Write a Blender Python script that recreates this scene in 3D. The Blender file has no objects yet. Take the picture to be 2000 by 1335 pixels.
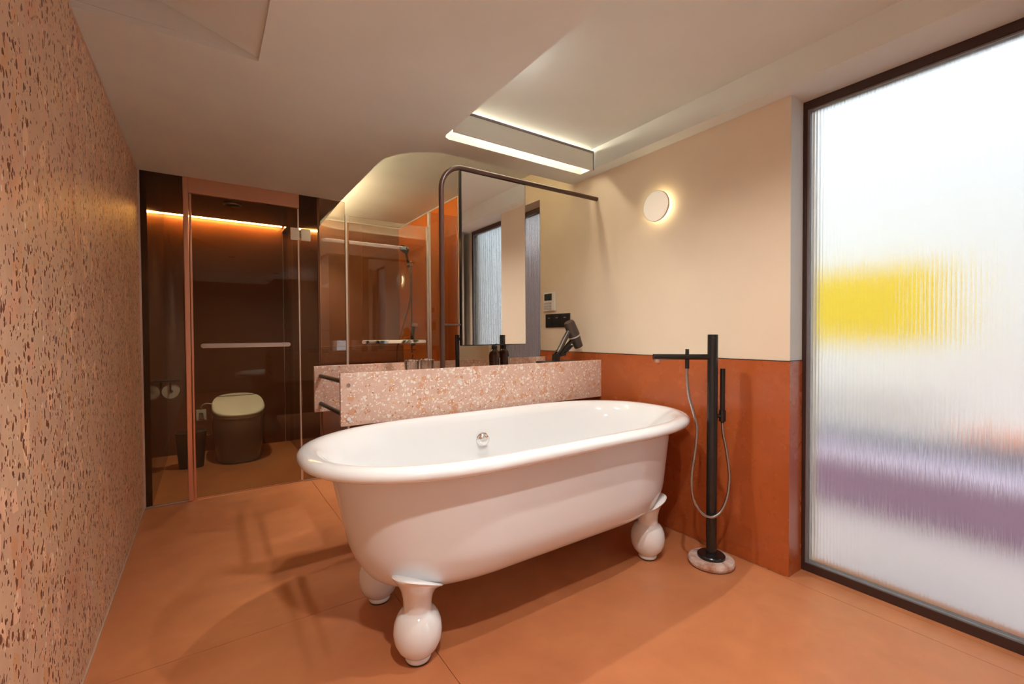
import bpy, bmesh, math, random
from mathutils import Vector, Matrix
random.seed(7)
S = bpy.context.scene
C = S.collection
PI = math.pi

# ------------------------------------------------------------------ camera, world, lights, exposure
cam_d = bpy.data.cameras.new('camera')
cam = bpy.data.objects.new('camera', cam_d)
C.objects.link(cam)
cam_d.sensor_width = 36.0
cam_d.lens = 15.684
cam_d.clip_start = 0.02
right = Vector((0.8244983, -0.5658338, -0.00588755))
up = Vector((0.01525646, 0.01182763, 0.99981366))
back = Vector((-0.56565872, -0.82443448, 0.01838448))
m = Matrix((right, up, back)).transposed().to_4x4()
m.translation = Vector((0, 0, 1.1))
cam.matrix_world = m
S.camera = cam

S.view_settings.view_transform = 'Standard'
S.view_settings.look = 'None'
S.view_settings.gamma = 1.0
S.view_settings.use_curve_mapping = False
S.view_settings.exposure = 0.55

w = bpy.data.worlds.new('sky')
S.world = w
w.use_nodes = True
wn = w.node_tree
wn.nodes.clear()
wo = wn.nodes.new('ShaderNodeOutputWorld')
wb = wn.nodes.new('ShaderNodeBackground')
wb.inputs['Color'].default_value = (0.86, 0.94, 1.0, 1)
wb.inputs['Strength'].default_value = 4.2
wn.links.new(wb.outputs[0], wo.inputs[0])

WARM = (1.0, 0.95, 0.87)
NEUT = (0.93, 0.97, 1.0)
def spot(name, loc, target, power, color, size, angle, blend=0.9):
    d = bpy.data.lights.new(name, 'SPOT')
    d.energy = power
    d.color = color
    d.shadow_soft_size = size
    d.spot_size = math.radians(angle)
    d.spot_blend = blend
    o = bpy.data.objects.new(name, d)
    C.objects.link(o)
    o.location = loc
    o.rotation_euler = (Vector(target) - Vector(loc)).to_track_quat('-Z', 'Y').to_euler()
    return o
P_TUB = (1.12, 1.58, 2.255)
P_NEAR = (1.25, 0.60, 2.255)
P_DOOR_FILL = (0.30, 0.30, 2.130)
P_TOILET = (0.19, 4.19, 2.130)
P_SHOWER = (1.00, 4.80, 2.345)
spot('downlight_tub', P_TUB, (1.12, 1.58, 0), 35, WARM, 0.022, 144)
spot('downlight_near', P_NEAR, (1.25, 0.60, 0), 32, WARM, 0.022, 144)
spot('fill_spot_door', P_DOOR_FILL, (0.30, 0.30, 0), 56, WARM, 0.03, 144)  # added fill, softens the vanity shadow on the left floor
spot('downlight_toilet', P_TOILET, (0.19, 4.19, 0), 42, WARM, 0.03, 120)
spot('downlight_shower', P_SHOWER, (1.15, 4.70, 0), 45, WARM, 0.03, 80)
spot('fill_spot_passage', (0.93, 3.35, 2.345), (0.25, 3.15, 0), 110, (1.0, 0.86, 0.66), 0.05, 74, 1.0)  # hidden lamp added to brighten the back-left floor and soffit
spot('fill_spot_rear', (1.0, -1.2, 2.130), (1.0, -1.2, 0), 16, NEUT, 0.03, 144)  # added behind the camera for bounced fill
spot('fill_spot_far_rear', (1.0, -2.4, 2.130), (1.0, -2.4, 0), 16, NEUT, 0.03, 144)  # second added fill spot, further back
E_LED_VANITY, E_LED_BOX, E_LED_TOILET, E_LAMP = 85.0, 9.0, 110.0, 9.0
sd = bpy.data.lights.new('sun', 'SUN')
sd.energy = 4.4
sd.angle = 0.02
sd.color = (1.0, 0.98, 0.95)
so = bpy.data.objects.new('sun', sd)
C.objects.link(so)
so.rotation_euler = Vector((0.60, 0.12, -0.79)).to_track_quat('-Z', 'Y').to_euler()

# ------------------------------------------------------------------ materials
def newmat(name):
    mt = bpy.data.materials.new(name)
    mt.use_nodes = True
    nt = mt.node_tree
    b = nt.nodes['Principled BSDF']
    return mt, nt, b
def pbr(name, col, rough=0.5, metal=0.0, spec=0.5, coat=0.0):
    mt, nt, b = newmat(name)
    b.inputs['Base Color'].default_value = (*col, 1)
    b.inputs['Roughness'].default_value = rough
    b.inputs['Metallic'].default_value = metal
    b.inputs['Specular IOR Level'].default_value = spec
    b.inputs['Coat Weight'].default_value = coat
    b.inputs['Coat Roughness'].default_value = 0.05
    return mt
def N(nt, kind, **kw):
    n = nt.nodes.new(kind)
    for k, v in kw.items():
        if hasattr(n, k) and not k[0].isupper():
            setattr(n, k, v)
        else:
            n.inputs[k].default_value = v
    return n
def ramp(nt, stops, interp='LINEAR'):
    r = nt.nodes.new('ShaderNodeValToRGB')
    r.color_ramp.interpolation = interp
    e = r.color_ramp.elements
    while len(e) > 1:
        e.remove(e[-1])
    e[0].position, e[0].color = stops[0][0], (*stops[0][1], 1)
    for p, c in stops[1:]:
        k = e.new(p)
        k.color = (*c, 1)
    return r
def mix(nt, a, b, fac, mode='MIX'):
    n = nt.nodes.new('ShaderNodeMix')
    n.data_type = 'RGBA'
    n.blend_type = mode
    for sock, v in ((n.inputs[6], a), (n.inputs[7], b), (n.inputs[0], fac)):
        if isinstance(v, (tuple, list)):
            sock.default_value = (*v, 1) if len(v) == 3 else v
        elif isinstance(v, (int, float)):
            sock.default_value = v
        else:
            nt.links.new(v, sock)
    return n.outputs[2]
def math_node(nt, op, a, b=None):
    n = nt.nodes.new('ShaderNodeMath')
    n.operation = op
    for i, v in enumerate((a, b)):
        if v is None:
            continue
        if isinstance(v, (int, float)):
            n.inputs[i].default_value = v
        else:
            nt.links.new(v, n.inputs[i])
    return n.outputs[0]
def objcoord(nt, scale=(1, 1, 1)):
    t = nt.nodes.new('ShaderNodeTexCoord')
    mp = nt.nodes.new('ShaderNodeMapping')
    mp.inputs['Scale'].default_value = scale
    nt.links.new(t.outputs['Object'], mp.inputs['Vector'])
    return mp.outputs[0]

def cement(name, base, dark, light, rough=0.38, scale=1.3):
    mt, nt, b = newmat(name)
    co = objcoord(nt)
    n1 = N(nt, 'ShaderNodeTexNoise', Scale=scale, Detail=5.0, Roughness=0.6, Distortion=0.6)
    n2 = N(nt, 'ShaderNodeTexNoise', Scale=scale * 6, Detail=5.0, Roughness=0.6, Distortion=0.3)
    nt.links.new(co, n1.inputs['Vector']); nt.links.new(co, n2.inputs['Vector'])
    r1 = ramp(nt, [(0.32, dark), (0.5, base), (0.68, light)])
    nt.links.new(n1.outputs['Fac'], r1.inputs[0])
    r2 = ramp(nt, [(0.35, (0.94, 0.94, 0.94)), (0.65, (1.04, 1.04, 1.04))])
    nt.links.new(n2.outputs['Fac'], r2.inputs[0])
    c = mix(nt, r1.outputs[0], r2.outputs[0], 1.0, 'MULTIPLY')
    nt.links.new(c, b.inputs['Base Color'])
    rr = ramp(nt, [(0.3, (rough - .02,) * 3), (0.7, (rough + .04,) * 3)])
    nt.links.new(n2.outputs['Fac'], rr.inputs[0]); nt.links.new(rr.outputs[0], b.inputs['Roughness'])
    bp = N(nt, 'ShaderNodeBump', Strength=0.02, Distance=0.01)
    nt.links.new(n2.outputs['Fac'], bp.inputs['Height']); nt.links.new(bp.outputs[0], b.inputs['Normal'])
    return mt

def plaster(name, col, rough=0.75):
    mt, nt, b = newmat(name)
    co = objcoord(nt)
    n = N(nt, 'ShaderNodeTexNoise', Scale=2.5, Detail=4.0)
    nt.links.new(co, n.inputs['Vector'])
    r = ramp(nt, [(0.3, tuple(c * .96 for c in col)), (0.7, tuple(min(1, c * 1.03) for c in col))])
    nt.links.new(n.outputs['Fac'], r.inputs[0]); nt.links.new(r.outputs[0], b.inputs['Base Color'])
    b.inputs['Roughness'].default_value = rough
    return mt

def travertine(name):
    mt, nt, b = newmat(name)
    co = objcoord(nt, (1, 1, 0.6))
    big = N(nt, 'ShaderNodeTexNoise', Scale=7.0, Detail=4.0, Roughness=0.6)
    nt.links.new(co, big.inputs['Vector'])
    base = ramp(nt, [(0.3, (0.70, 0.42, 0.29)), (0.45, (0.76, 0.51, 0.36)), (0.58, (0.78, 0.54, 0.36)), (0.72, (0.80, 0.53, 0.43))])
    nt.links.new(big.outputs['Fac'], base.inputs[0])
    # larger stone chips, faint
    v0 = N(nt, 'ShaderNodeTexVoronoi', Scale=26.0); nt.links.new(co, v0.inputs['Vector'])
    chip = ramp(nt, [(0.0, (0.96, .96, .96)), (0.55, (1.0, 1.0, 1.0)), (0.80, (1.0, 0.86, 0.72)), (0.86, (1.22, 1.2, 1.18)), (0.92, (1.05, .93, .9))], 'CONSTANT')
    sep0 = nt.nodes.new('ShaderNodeSeparateColor'); nt.links.new(v0.outputs['Color'], sep0.inputs[0])
    nt.links.new(sep0.outputs[0], chip.inputs[0])
    c1 = mix(nt, base.outputs[0], chip.outputs[0], 1.0, 'MULTIPLY')
    # pits: distorted voronoi
    dn = N(nt, 'ShaderNodeTexNoise', Scale=60.0, Detail=2.0)
    nt.links.new(co, dn.inputs['Vector'])
    vm = nt.nodes.new('ShaderNodeVectorMath'); vm.operation = 'SCALE'
    nt.links.new(dn.outputs['Color'], vm.inputs[0]); vm.inputs['Scale'].default_value = 0.02
    va = nt.nodes.new('ShaderNodeVectorMath'); va.operation = 'ADD'
    nt.links.new(co, va.inputs[0]); nt.links.new(vm.outputs[0], va.inputs[1])
    masks = []
    for sc, thr, keep in ((62.0, 0.32, 0.30), (105.0, 0.34, 0.45)):
        v = N(nt, 'ShaderNodeTexVoronoi', Scale=sc, Randomness=1.0)
        nt.links.new(va.outputs[0], v.inputs['Vector'])
        sp = nt.nodes.new('ShaderNodeSeparateColor'); nt.links.new(v.outputs['Color'], sp.inputs[0])
        th = math_node(nt, 'MULTIPLY', sp.outputs[1], thr * 1.4)
        inside = math_node(nt, 'LESS_THAN', v.outputs['Distance'], th)
        kp = math_node(nt, 'GREATER_THAN', sp.outputs[0], keep)
        masks.append(math_node(nt, 'MULTIPLY', inside, kp))
    pit = math_node(nt, 'MAXIMUM', masks[0], masks[1])
    c2 = mix(nt, c1, (0.20, 0.075, 0.04), pit)
    # white flecks
    v3 = N(nt, 'ShaderNodeTexVoronoi', Scale=70.0); nt.links.new(co, v3.inputs['Vector'])
    s3 = nt.nodes.new('ShaderNodeSeparateColor'); nt.links.new(v3.outputs['Color'], s3.inputs[0])
    fl = math_node(nt, 'MULTIPLY', math_node(nt, 'GREATER_THAN', s3.outputs[2], 0.95), math_node(nt, 'LESS_THAN', v3.outputs['Distance'], 0.33))
    c3 = mix(nt, c2, (0.92, 0.80, 0.68), fl)
    nt.links.new(c3, b.inputs['Base Color'])
    b.inputs['Roughness'].default_value = 0.5
    bp = N(nt, 'ShaderNodeBump', Strength=0.35, Distance=0.002)
    inv = math_node(nt, 'SUBTRACT', 1.0, pit)
    nt.links.new(inv, bp.inputs['Height']); nt.links.new(bp.outputs[0], b.inputs['Normal'])
    return mt

def terrazzo(name):
    mt, nt, b = newmat(name)
    co = objcoord(nt)
    dn = N(nt, 'ShaderNodeTexNoise', Scale=30.0, Detail=3.0)
    nt.links.new(co, dn.inputs['Vector'])
    vm = nt.nodes.new('ShaderNodeVectorMath'); vm.operation = 'SCALE'
    nt.links.new(dn.outputs['Color'], vm.inputs[0]); vm.inputs['Scale'].default_value = 0.03
    va = nt.nodes.new('ShaderNodeVectorMath'); va.operation = 'ADD'
    nt.links.new(co, va.inputs[0]); nt.links.new(vm.outputs[0], va.inputs[1])
    cur = None
    base = (0.62, 0.36, 0.27)
    n = N(nt, 'ShaderNodeTexNoise', Scale=18.0, Detail=5.0, Roughness=.7); nt.links.new(co, n.inputs['Vector'])
    r = ramp(nt, [(0.3, (0.66, .42, .33)), (0.7, (0.78, .56, .46))]); nt.links.new(n.outputs['Fac'], r.inputs[0])
    cur = r.outputs[0]
    for sc, thr, lo, stops in (
            (30.0, 0.42, 0.50, [(0.0, (0.68, 0.36, 0.22)), (0.62, (0.80, 0.60, 0.50)), (0.74, (0.72, 0.45, 0.26)), (0.86, (0.80, 0.72, 0.66)), (0.94, (0.74, .60, .52))]),
            (62.0, 0.42, 0.40, [(0.0, (0.74, 0.48, 0.36)), (0.55, (0.80, 0.66, 0.56)), (0.72, (0.60, 0.31, 0.19)), (0.80, (0.88, 0.80, 0.72))]),
            (115.0, 0.42, 0.50, [(0.0, (0.90, 0.82, 0.74)), (0.70, (0.48, 0.23, 0.13)), (0.80, (0.90, 0.82, 0.74))])):
        v = N(nt, 'ShaderNodeTexVoronoi', Scale=sc); nt.links.new(va.outputs[0], v.inputs['Vector'])
        sp = nt.nodes.new('ShaderNodeSeparateColor'); nt.links.new(v.outputs['Color'], sp.inputs[0])
        rr = ramp(nt, stops, 'CONSTANT'); nt.links.new(sp.outputs[1], rr.inputs[0])
        th = math_node(nt, 'MULTIPLY', sp.outputs[2], thr * 1.5)
        mk = math_node(nt, 'MULTIPLY', math_node(nt, 'LESS_THAN', v.outputs['Distance'], th), math_node(nt, 'GREATER_THAN', sp.outputs[0], lo))
        cur = mix(nt, cur, rr.outputs[0], mk)
    nt.links.new(cur, b.inputs['Base Color'])
    b.inputs['Roughness'].default_value = 0.3
    return mt

def glass(name, tint, refl=0.06, rough=0.0):
    mt = bpy.data.materials.new(name); mt.use_nodes = True
    nt = mt.node_tree; nt.nodes.clear()
    out = nt.nodes.new('ShaderNodeOutputMaterial')
    tr = N(nt, 'ShaderNodeBsdfTransparent', Color=(*tint, 1))
    gl = N(nt, 'ShaderNodeBsdfGlossy', Color=(1, 1, 1, 1), Roughness=rough)
    lw = N(nt, 'ShaderNodeFresnel', IOR=1.5)
    ms = nt.nodes.new('ShaderNodeMixShader')
    f = math_node(nt, 'ADD', math_node(nt, 'MULTIPLY', lw.outputs[0], 0.7), refl)
    f2 = math_node(nt, 'MINIMUM', f, 0.9)
    nt.links.new(f2, ms.inputs[0]); nt.links.new(tr.outputs[0], ms.inputs[1]); nt.links.new(gl.outputs[0], ms.inputs[2])
    nt.links.new(ms.outputs[0], out.inputs[0])
    return mt

def ribbed_glass(name):
    mt, nt, b = newmat(name)
    b.inputs['Base Color'].default_value = (0.225, 0.23, 0.233, 1)
    b.inputs['Transmission Weight'].default_value = 1.0
    b.inputs['IOR'].default_value = 1.35
    b.inputs['Roughness'].default_value = 0.13
    co = objcoord(nt)
    wv = N(nt, 'ShaderNodeTexWave', wave_type='BANDS', bands_direction='Y', Scale=24.0, Distortion=0.0)
    nt.links.new(co, wv.inputs['Vector'])
    nz = N(nt, 'ShaderNodeTexNoise', Scale=1.0, Detail=4.0, Roughness=0.8)
    co2 = objcoord(nt, (1, 160, 0.6)); nt.links.new(co2, nz.inputs['Vector'])
    h = math_node(nt, 'ADD', wv.outputs['Fac'], math_node(nt, 'MULTIPLY', nz.outputs['Fac'], 0.8))
    bp = N(nt, 'ShaderNodeBump', Strength=0.7, Distance=0.0018)
    nt.links.new(h, bp.inputs['Height']); nt.links.new(bp.outputs[0], b.inputs['Normal'])
    return mt

def emit(name, col, s):
    mt = bpy.data.materials.new(name); mt.use_nodes = True
    nt = mt.node_tree; nt.nodes.clear()
    out = nt.nodes.new('ShaderNodeOutputMaterial')
    e = N(nt, 'ShaderNodeEmission', Color=(*col, 1), Strength=s)
    nt.links.new(e.outputs[0], out.inputs[0])
    return mt

M = dict(
    floor=cement('terracotta_microcement', (0.57, 0.215, 0.090), (0.50, 0.175, 0.073), (0.63, 0.26, 0.120), 0.36),
    wains=cement('burnt_orange_plaster', (0.44, 0.105, 0.027), (0.415, 0.097, 0.025), (0.47, 0.115, 0.031), 0.26, 1.0),
    cream=plaster('cream_plaster', (0.80, 0.68, 0.53)),
    white=plaster('warm_white_paint', (0.75, 0.79, 0.76)),
    trav=travertine('pitted_travertine'),
    terr=terrazzo('pink_terrazzo'),
    bronze=pbr('bronze_panel', (0.30, 0.135, 0.065), 0.42),
    orange=pbr('orange_panel', (0.74, 0.20, 0.03), 0.25),
    darkp=pbr('dark_brown_gloss_panel', (0.16, 0.068, 0.038), 0.12),
    darkb=pbr('dark_brown_satin_panel', (0.17, 0.058, 0.024), 0.34),
    darkc=pbr('dark_grey_soffit', (0.10, 0.09, 0.095), 0.15),
    copper=pbr('satin_copper', (0.80, 0.47, 0.34), 0.28, 1.0),
    nickel=pbr('brushed_nickel', (0.76, 0.70, 0.62), 0.32, 1.0),
    chrome=pbr('chrome', (0.86, 0.85, 0.84), 0.05, 1.0),
    hose=pbr('gunmetal_hose', (0.42, 0.42, 0.42), 0.22, 1.0),
    alu=pbr('pale_aluminium_profile', (0.80, 0.72, 0.68), 0.35, 0.7),
    black=pbr('matte_black_metal', (0.012, 0.013, 0.014), 0.22, 0.0, 0.6),
    blackp=pbr('black_plastic', (0.018, 0.017, 0.016), 0.38),
    tube=pbr('dark_brown_tube', (0.075, 0.032, 0.022), 0.35),
    frame=pbr('dark_brown_frame', (0.045, 0.022, 0.018), 0.4),
    gasket=pbr('grey_gasket', (0.22, 0.21, 0.22), 0.5),
    enamel=pbr('white_enamel', (0.84, 0.86, 0.88), 0.10, 0.0, 0.5, 0.3),
    enamel2=pbr('white_enamel_outside', (0.78, 0.80, 0.83), 0.16),
    ceramic=pbr('taupe_ceramic', (0.22, 0.19, 0.19), 0.22),
    lid=pbr('pale_seat_lid', (0.88, 0.90, 0.80), 0.30),
    seat=pbr('grey_seat_ring', (0.34, 0.32, 0.28), 0.35),
    paper=pbr('paper', (0.85, 0.85, 0.84), 0.9),
    mirror=pbr('mirror_silver', (0.90, 0.92, 0.91), 0.0, 1.0),
    toiletglass=glass('smoked_bronze_glass', (0.72, 0.68, 0.56), 0.0),
    showerglass=glass('light_bronze_glass', (0.86, 0.80, 0.74), 0.02),
    tumbler=glass('clear_glass', (0.93, 0.93, 0.93), 0.16),
    clear=glass('clear_window_glass', (0.98, 0.98, 0.98), 0.0),
    ribbed=ribbed_glass('ribbed_glass'),
    whitep=pbr('white_plastic', (0.82, 0.80, 0.76), 0.4),
    screen=pbr('dark_display', (0.05, 0.055, 0.045), 0.2),
    silver=pbr('silver_keys', (0.62, 0.60, 0.58), 0.35, 0.4),
    amber=pbr('amber_bottle', (0.045, 0.012, 0.008), 0.12),
    label=pbr('grey_paper_label', (0.42, 0.44, 0.48), 0.6),
    marble=cement('brown_veined_marble', (0.66, 0.50, 0.44), (0.42, 0.20, 0.12), (0.78, 0.70, 0.66), 0.22, 14.0),
    curtain=pbr('linen_curtain', (0.55, 0.45, 0.38), 0.9),
    rear=pbr('dark_wood_panel', (0.30, 0.22, 0.17), 0.6),
    yellow=pbr('yellow_panel', (1.0, 0.74, 0.05), 0.6),
    purple=pbr('purple_bench', (0.60, 0.42, 0.62), 0.6),
    lilac=pbr('lilac_top', (0.80, 0.66, 0.82), 0.6),
    coral=pbr('coral_block', (0.80, 0.30, 0.18), 0.6),
    outwall=pbr('pale_outside_wall', (0.86, 0.87, 0.87), 0.8),
    screen_o=pbr('blue_grey_screen', (0.82, 0.87, 0.95), 0.8),
    outband=pbr('grey_ledge', (0.45, 0.47, 0.52), 0.8),
    ground=pbr('pale_pink_ground', (0.85, 0.72, 0.70), 0.8),
    led_v=emit('warm_led_vanity', (1.0, 0.74, 0.42), E_LED_VANITY),
    led_b=emit('warm_led_box', (1.0, 0.82, 0.60), E_LED_BOX),
    led_b2=emit('warm_led_box_top', (1.0, 0.84, 0.62), E_LED_BOX * 4),
    led_t=emit('orange_led_toilet', (1.0, 0.52, 0.15), E_LED_TOILET),
    lampglow=emit('lamp_ring_glow', (1.0, 0.84, 0.50), E_LAMP),
    lampface=pbr('lamp_diffuser', (0.85, 0.80, 0.70), 0.4),
    lensglow=emit('downlight_lens', (1.0, 0.86, 0.66), 6.0),
)

lf = M['lampface'].node_tree.nodes['Principled BSDF']
lf.inputs['Emission Color'].default_value = (1.0, 0.86, 0.64, 1)
lf.inputs['Emission Strength'].default_value = 0.28

# ------------------------------------------------------------------ mesh helpers
def finish(name, bm, mat, parent=None, smooth=False, kind=None, bevel=0.0, seg=2, angle=35):
    bmesh.ops.recalc_face_normals(bm, faces=bm.faces)
    me = bpy.data.meshes.new(name)
    bm.to_mesh(me); bm.free()
    o = bpy.data.objects.new(name, me)
    C.objects.link(o)
    for mt in (mat if isinstance(mat, (list, tuple)) else [mat]):
        me.materials.append(mt)
    if parent is not None:
        o.parent = parent
    if smooth:
        for p in me.polygons:
            p.use_smooth = True
        if angle:
            me.set_sharp_from_angle(angle=math.radians(angle))
    if bevel:
        md = o.modifiers.new('bevel', 'BEVEL')
        md.width = bevel; md.segments = seg; md.limit_method = 'ANGLE'
    if kind:
        o['kind'] = kind
    return o
def bx(bm, x0, x1, y0, y1, z0, z1, mi=0):
    vs = [bm.verts.new(p) for p in ((x0, y0, z0), (x1, y0, z0), (x1, y1, z0), (x0, y1, z0), (x0, y0, z1), (x1, y0, z1), (x1, y1, z1), (x0, y1, z1))]
    for f in ((0, 3, 2, 1), (4, 5, 6, 7), (0, 1, 5, 4), (1, 2, 6, 5), (2, 3, 7, 6), (3, 0, 4, 7)):
        fc = bm.faces.new([vs[i] for i in f]); fc.material_index = mi
def box(name, x0, x1, y0, y1, z0, z1, mat, parent=None, kind=None, bevel=0.0, origin=None):
    bm = bmesh.new()
    ox, oy, oz = origin or (0, 0, 0)
    bx(bm, x0 - ox, x1 - ox, y0 - oy, y1 - oy, z0 - oz, z1 - oz)
    o = finish(name, bm, mat, parent, kind=kind, bevel=bevel)
    if origin:
        o.location = origin
    return o
def prism(bm, pts, z0, z1):
    lo = [bm.verts.new((x, y, z0)) for x, y in pts]
    hi = [bm.verts.new((x, y, z1)) for x, y in pts]
    n = len(pts)
    bm.faces.new(lo[::-1]); bm.faces.new(hi)
    for i in range(n):
        bm.faces.new((lo[i], lo[(i + 1) % n], hi[(i + 1) % n], hi[i]))
def lathe(bm, prof, seg=40, cx=0, cy=0, cap=True):
    rings = []
    for r, z in prof:
        rings.append([bm.verts.new((cx + r * math.cos(2 * PI * i / seg), cy + r * math.sin(2 * PI * i / seg), z)) for i in range(seg)])
    for a, b in zip(rings, rings[1:]):
        for i in range(seg):
            bm.faces.new((a[i], a[(i + 1) % seg], b[(i + 1) % seg], b[i]))
    if cap:
        bm.faces.new(rings[0][::-1]); bm.faces.new(rings[-1])
    return rings
def tube_pts(bm, pts, r, seg=12, cap=True):
    pts = [Vector(p) for p in pts]
    rings = []
    prev = None
    for i, p in enumerate(pts):
        t = (pts[min(i + 1, len(pts) - 1)] - pts[max(i - 1, 0)]).normalized()
        if prev is None:
            a = Vector((0, 0, 1)) if abs(t.z) < 0.9 else Vector((1, 0, 0))
            u = t.cross(a).normalized()
        else:
            u = (prev - t * prev.dot(t)).normalized()
        prev = u
        v = t.cross(u)
        rr = r[i] if isinstance(r, (list, tuple)) else r
        rings.append([bm.verts.new(p + (u * math.cos(2 * PI * k / seg) + v * math.sin(2 * PI * k / seg)) * rr) for k in range(seg)])
    for a, b in zip(rings, rings[1:]):
        for k in range(seg):
            bm.faces.new((a[k], a[(k + 1) % seg], b[(k + 1) % seg], b[k]))
    if cap:
        bm.faces.new(rings[0][::-1]); bm.faces.new(rings[-1])
def smooth_path(pts, n=8):
    pts = [Vector(p) for p in pts]
    out = []
    for i in range(len(pts) - 1):
        p0, p1, p2, p3 = pts[max(i - 1, 0)], pts[i], pts[i + 1], pts[min(i + 2, len(pts) - 1)]
        for k in range(n):
            t = k / n
            out.append(0.5 * ((2 * p1) + (p2 - p0) * t + (2 * p0 - 5 * p1 + 4 * p2 - p3) * t * t + (3 * p1 - p0 - 3 * p2 + p3) * t ** 3))
    out.append(pts[-1])
    return out
def tube(name, pts, r, mat, parent=None, seg=16):
    bm = bmesh.new(); tube_pts(bm, pts, r, seg)
    return finish(name, bm, mat, parent, smooth=True, angle=50)
def thing(name, label, cat, loc=(0, 0, 0), rotz=0, group=None):
    o = bpy.data.objects.new(name, None); C.objects.link(o)
    o.location = loc; o.rotation_euler = (0, 0, rotz)
    o.empty_display_size = 0.05
    o['label'] = label; o['category'] = cat
    if group: o['group'] = group
    return o
def tag(o, label, cat, group=None):
    o['label'] = label; o['category'] = cat
    if group: o['group'] = group
    return o
def struct(name, label=None, loc=(0, 0, 0), cat=None):
    o = bpy.data.objects.new(name, None); C.objects.link(o)
    o.location = loc; o['kind'] = 'structure'; o.empty_display_size = 0.05
    if label: o['label'] = label
    o['category'] = cat or name.split('_')[0]
    return o
def slab(o, label, cat):
    o['label'] = label; o['category'] = cat; o['kind'] = 'structure'
    return o

# key planes of the room (metres)
XL, XR, XW = -0.34, 2.145, 2.27          # left wall, right wall, window plane
YG, YB = 3.655, 5.14                      # glass front, back wall
ZS, ZH, ZV = 2.145, 2.272, 2.36          # soffit, high ceiling, vanity ceiling
YR = -3.2                                 # rear wall

# ------------------------------------------------------------------ floor
floor = slab(box('floor', XL - 0.15, 2.45, YR, YB + 0.15, -0.14, -0.004, M['floor']), 'orange terracotta microcement floor with thin joints', 'floor')
g = 0.0012
for (x0, x1, y0, y1) in ((XL, 0.643, YR, 1.88), (XL, 0.643, 1.88, YG - .02), (0.643, 2.125, YR, 1.88), (0.643, 2.125, 1.88, YG - .02),
                         (2.125, 2.235, YR, XW - 1.32), (XL, 0.70, YG + .02, YB), (0.73, 1.91, YG + .02, YB), (2.125, 2.145, 2.0, 2.0001)):
    if y1 - y0 < 0.01: continue
    box('floor_panel', x0 + g, x1 - g, y0 + g, y1 - g, -0.0045, 0.0, M['floor'], floor)

# ------------------------------------------------------------------ walls
wl = slab(box('wall_left', XL - 0.12, XL, YR, YG + 0.03, -0.1, 2.5, M['trav']), 'pitted pink-orange stone wall on the left', 'wall')
# toilet room shell
t_left = slab(box('wall_toilet', XL - 0.10, -0.30, YG + 0.03, YB + .12, -0.1, 2.42, M['darkp']), 'glossy dark brown side wall of the toilet room', 'wall')
wb_ = slab(box('wall_back', -0.30, 0.712, YB, YB + 0.12, -0.1, 2.42, M['darkb']), 'dark brown panelled wall behind the toilet', 'wall')
box('panel_joint', 0.665, 0.669, YB - 0.003, YB + 0.01, 0.0, 2.15, M['alu'], wb_)
part = slab(box('wall_partition', 0.712, 0.730, YG + 0.012, YB + .12, -0.1, 2.15, M['darkp']), 'glossy dark partition between toilet and shower', 'wall')
# shower walls
sb = struct('wall_shower', 'bronze and orange panelled walls of the shower', cat='wall')
for x0, x1 in ((0.730, 1.470), (1.4725, 1.91)):
    box('panel', x0, x1, YB, YB + 0.12, -0.1, ZV + .06, M['bronze'], sb)
box('panel', 1.4702, 1.4723, YB + .003, YB + 0.11, -0.1, ZV + .04, M['copper'], sb)
box('panel', 1.91, 2.42, YG, YB + .12, -0.1, ZV + .06, M['orange'], sb)
box('end_panel', 1.912, XR - .0005, YG - .010, YG - .0005, -0.1, ZV - .001, M['cream'], sb)
box('shelf_ledge', 0.95, 1.91, YB - 0.11, YB, 0.80, 0.975, M['bronze'], sb)
# right wall
wr = struct('wall_right', 'cream plaster wall over a burnt orange wainscot', cat='wall')
box('wall_panel', XR, 2.42, 0.94, 2.735, -0.1, 2.44, M['cream'], wr)
box('wall_panel', XR, 2.42, 2.735, YG, -0.1, 0.70, M['cream'], wr)
box('wall_panel', XR, 2.42, 2.735, YG, 2.135, 2.44, M['cream'], wr)
box('wall_panel', XR, 2.42, 3.50, YG, 0.70, 2.135, M['cream'], wr)
bm = bmesh.new()
prism(bm, [(XR, 2.735), (XR - .004, 2.735), (XR - .004, 0.936), (2.262, 0.936), (2.262, 0.94), (XR, 0.94)], 0.0, 0.968)
finish('wainscot', bm, M['wains'], wr)
bm = bmesh.new()
prism(bm, [(XR, 2.735), (XR - .005, 2.735), (XR - .005, 0.935), (2.262, 0.935), (2.262, 0.94), (XR, 0.94)], 0.9685, 0.972)
finish('wainscot_cap', bm, M['frame'], wr)
box('lit_reveal_panel', 2.1455, 2.262, 0.9375, 0.9398, 0.973, 2.144, M['white'], wr)  # white over the cream reveal stands in for window light falling on it
# wall beyond the big window, behind the curtain
slab(box('wall_rear_side', 2.26, 2.42, YR, -3.18, -0.1, 2.44, M['cream']), 'cream wall beyond the added clear window', 'wall')
slab(box('wall_window_end', 2.28, 2.42, -1.42, 0.18, -0.1, 2.44, M['cream']), 'cream wall beyond the big window behind the curtain', 'wall')
slab(box('wall_rear', XL - 0.1, 2.42, YR - 0.12, YR, -0.1, 2.5, M['rear']), 'dark wall at the rear of the room', 'wall')

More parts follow.
